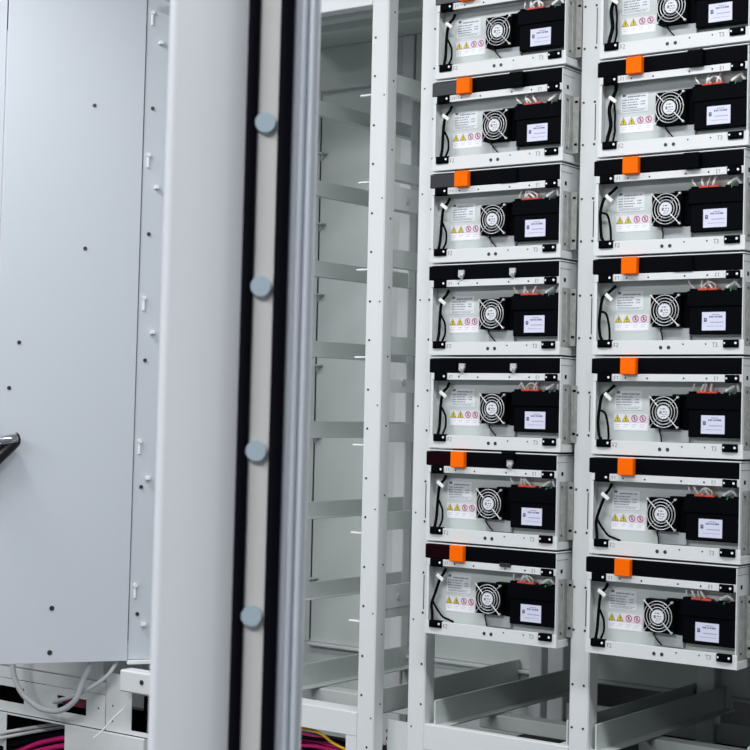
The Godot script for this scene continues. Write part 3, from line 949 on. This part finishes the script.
func door_frame():
	var g := thing("container_door", "edge of a white steel container door in the blurred foreground, black rubber seals", "door", Vector3(1.144, 0, 2.033))
	var x := Vector3(0.807, 0, -0.59).normalized()
	var z := Vector3(0.59, 0, 0.807).normalized()
	g.transform.basis = Basis(x, Vector3.UP, z).rotated(z, -0.0052)
	g.position -= x * 0.0052 * 1.17
	var y0 := 0.012
	var y1 := 2.86
	# leaf with a rounded outer edge
	var st := new_st()
	var pr: Array = [Vector2(-0.002, -0.06), Vector2(-0.002, -0.0055)]
	pr += [Vector2(-0.012, -0.0022), Vector2(-0.024, 0.0), Vector2(-0.04, 0.0012), Vector2(-0.056, 0.0012), Vector2(-0.072, 0.0)]
	pr += arc(-0.0765, -0.0115, 0.0115, 0.0115, 90, 180, 8)
	pr += [Vector2(-0.088, -0.06)]
	prism(st, pr, y0, y1)
	part("door_leaf", st, M.frame, g)
	for q: Array in [[-0.0025, 0.0098], [0.0318, 0.0462]]:
		st = new_st()
		var c: float = (q[0] + q[1]) / 2
		prism(st, [Vector2(q[1], -0.03), Vector2(q[1], 0.0)] + arc(c, 0.0, (q[1] - q[0]) / 2, 0.005, 0, 180, 10) + [Vector2(q[0], 0.0), Vector2(q[0], -0.03)], y0, y1)
		part("rubber_seal", st, M.rubber, g)
	var sp := part("seal_strip", bx(0.0095, 0.0322, y0, y1, -0.03, -0.003, 0.001), M.strip, g)
	for k in range(-2, 8):
		var cy := 0.952 + 0.1735 * k
		st = new_st()
		add_disc(st, Vector3(0.0185, cy, -0.0035), Vector3(0, 0, 1), 0.0108, 0.007, 18)
		part("screw_cap", st, M.cap, sp)
	st = new_st()
	prism(st, [Vector2(0.0718, -0.06), Vector2(0.0718, -0.006)] + arc(0.0668, -0.007, 0.005, 0.009, 0, 160, 9) + arc(0.0573, -0.0075, 0.0043, 0.0085, 20, 160, 9) + [Vector2(0.0528, -0.0035), Vector2(0.0463, -0.003), Vector2(0.0463, -0.06)], y0, y1)
	part("edge_profile", st, M.silver, g)
	part("inner_core", bx(-0.0022, 0.0462, y0, y1, -0.06, -0.031, 0.001), M.frame, g)
	part("floor_track", bx(-0.09, 0.078, 0.0, 0.011, -0.065, 0.008, 0.001), M.steel, g)

# ---------------------------------------------------------------- scene
func _ready():
	rng.seed = 1
	# camera
	var cam := Camera3D.new()
	cam.name = "camera"
	cam.fov = 26.2064
	cam.near = 0.05
	cam.far = 60.0
	add_child(cam)
	cam.position = Vector3(2.262, 0.552 + BASE, 3.321)
	cam.rotation_order = EULER_ORDER_YXZ
	cam.rotation = Vector3(deg_to_rad(1.212), deg_to_rad(36.187), deg_to_rad(1.255))
	var att := CameraAttributesPhysical.new()
	att.frustum_focal_length = 51.5538
	att.frustum_focus_distance = 4.0
	att.exposure_aperture = 9.0
	cam.attributes = att
	cam.make_current()
	# surroundings outside the hall
	var env := Environment.new()
	env.background_mode = Environment.BG_COLOR
	env.background_color = c8(120, 126, 132)
	env.tonemap_mode = Environment.TONE_MAPPER_LINEAR
	env.tonemap_exposure = 1.58
	env.sdfgi_enabled = true
	env.ssao_enabled = true
	env.ssil_enabled = true
	var we := WorldEnvironment.new()
	we.name = "surroundings"
	we.environment = env
	add_child(we)
	materials()
	# lamps: rows of ceiling panels over the aisle in front of the racks
	for k in 3:
		ceiling_lamp(-1.2 + 2.2 * k, 1.15, 1.2, 0.3, 2.2, "%s white ceiling light panel of the row nearest the racks" % ["left", "middle", "right"][k])
		ceiling_lamp(-1.7 + 1.6 * k, 4.1, 1.2, 0.6, 3.9, "%s white ceiling light panel of the row behind the camera" % ["left", "middle", "right"][k])

	# hall shell
	struct("floor", bx(-4.1, 5.1, -0.1, 0.0, -1.3, 6.1, 0.0), M.floor)
	struct("ceiling", bx(-4.1, 5.1, 2.9, 3.0, -1.3, 6.1, 0.0), M.wall)
	struct("wall_back", bx(-4.1, 5.1, 0.0, 2.9, -1.3, -1.2, 0.0), M.wall)
	struct("wall_front", bx(-4.1, 5.1, 0.0, 2.9, 6.0, 6.1, 0.0), M.wall)
	struct("wall_left", bx(-4.1, -4.0, 0.0, 2.9, -1.2, 6.0, 0.0), M.wall)
	struct("wall_right", bx(5.0, 5.1, 0.0, 2.9, -1.2, 6.0, 0.0), M.wall)

	racks()
	# modules: [style of the bar, end-cover material, cable variant], from the bottom up
	var rows := ["lowest", "second from the bottom", "third from the bottom", "middle", "third from the top", "second from the top", "topmost"]
	var styles := [["oc", "ou", "t", "t", "of", "ob", "ob"], ["o", "o", "o", "of", "ob", "ob", "ob"]]
	var cables := [[3, 0, 4, 8, 0, 4, 4], [0, 7, 1, 1, 5, 2, 2]]
	var shifts := [[0.0045, 0.0015, 0.0055, -0.002, -0.0045, -0.004, 0.0], [0.0, 0.0035, 0.005, 0.003, 0.0015, 0.006, 0.006]]
	var looks := {"oc": "orange cap and a grey clip on its bar", "ou": "orange cap and a lifted black cap", "t": "two bare metal terminals on its black bar", "of": "orange cap and a flat black cap", "ob": "orange cap and a proud black cap", "o": "one orange cap on its black bar"}
	var proto := make_module()
	for c in 2:
		for k in 7:
			var t := proto
			if c + k > 0:
				t = proto.duplicate()
				t.name = numbered("battery_module")
				add_child(t)
			t.position = Vector3(COLUMN * c + shifts[c][k], BASE + PITCH * k, 0)
			t.set_meta("label", "%s column battery module, %s, %s" % [["left", "right"][c], rows[k], looks[styles[c][k]]])
			t.set_meta("category", "battery")
			t.set_meta("group", "battery modules in the rack")
	var i := 0
	for t: Node in get_children():
		if not str(t.name).begins_with("battery_module"):
			continue
		var c := i / 7
		var k := i % 7
		add_tops(t, styles[c][k], M.maroon if c == 0 and k < 2 else M.smoke if c == 0 and k in [4, 5, 6] else M.black2)
		add_cables(t, cables[c][k])
		add_wires(t, i)
		i += 1
	left_side()
	under_rack_cables()
	door_frame()
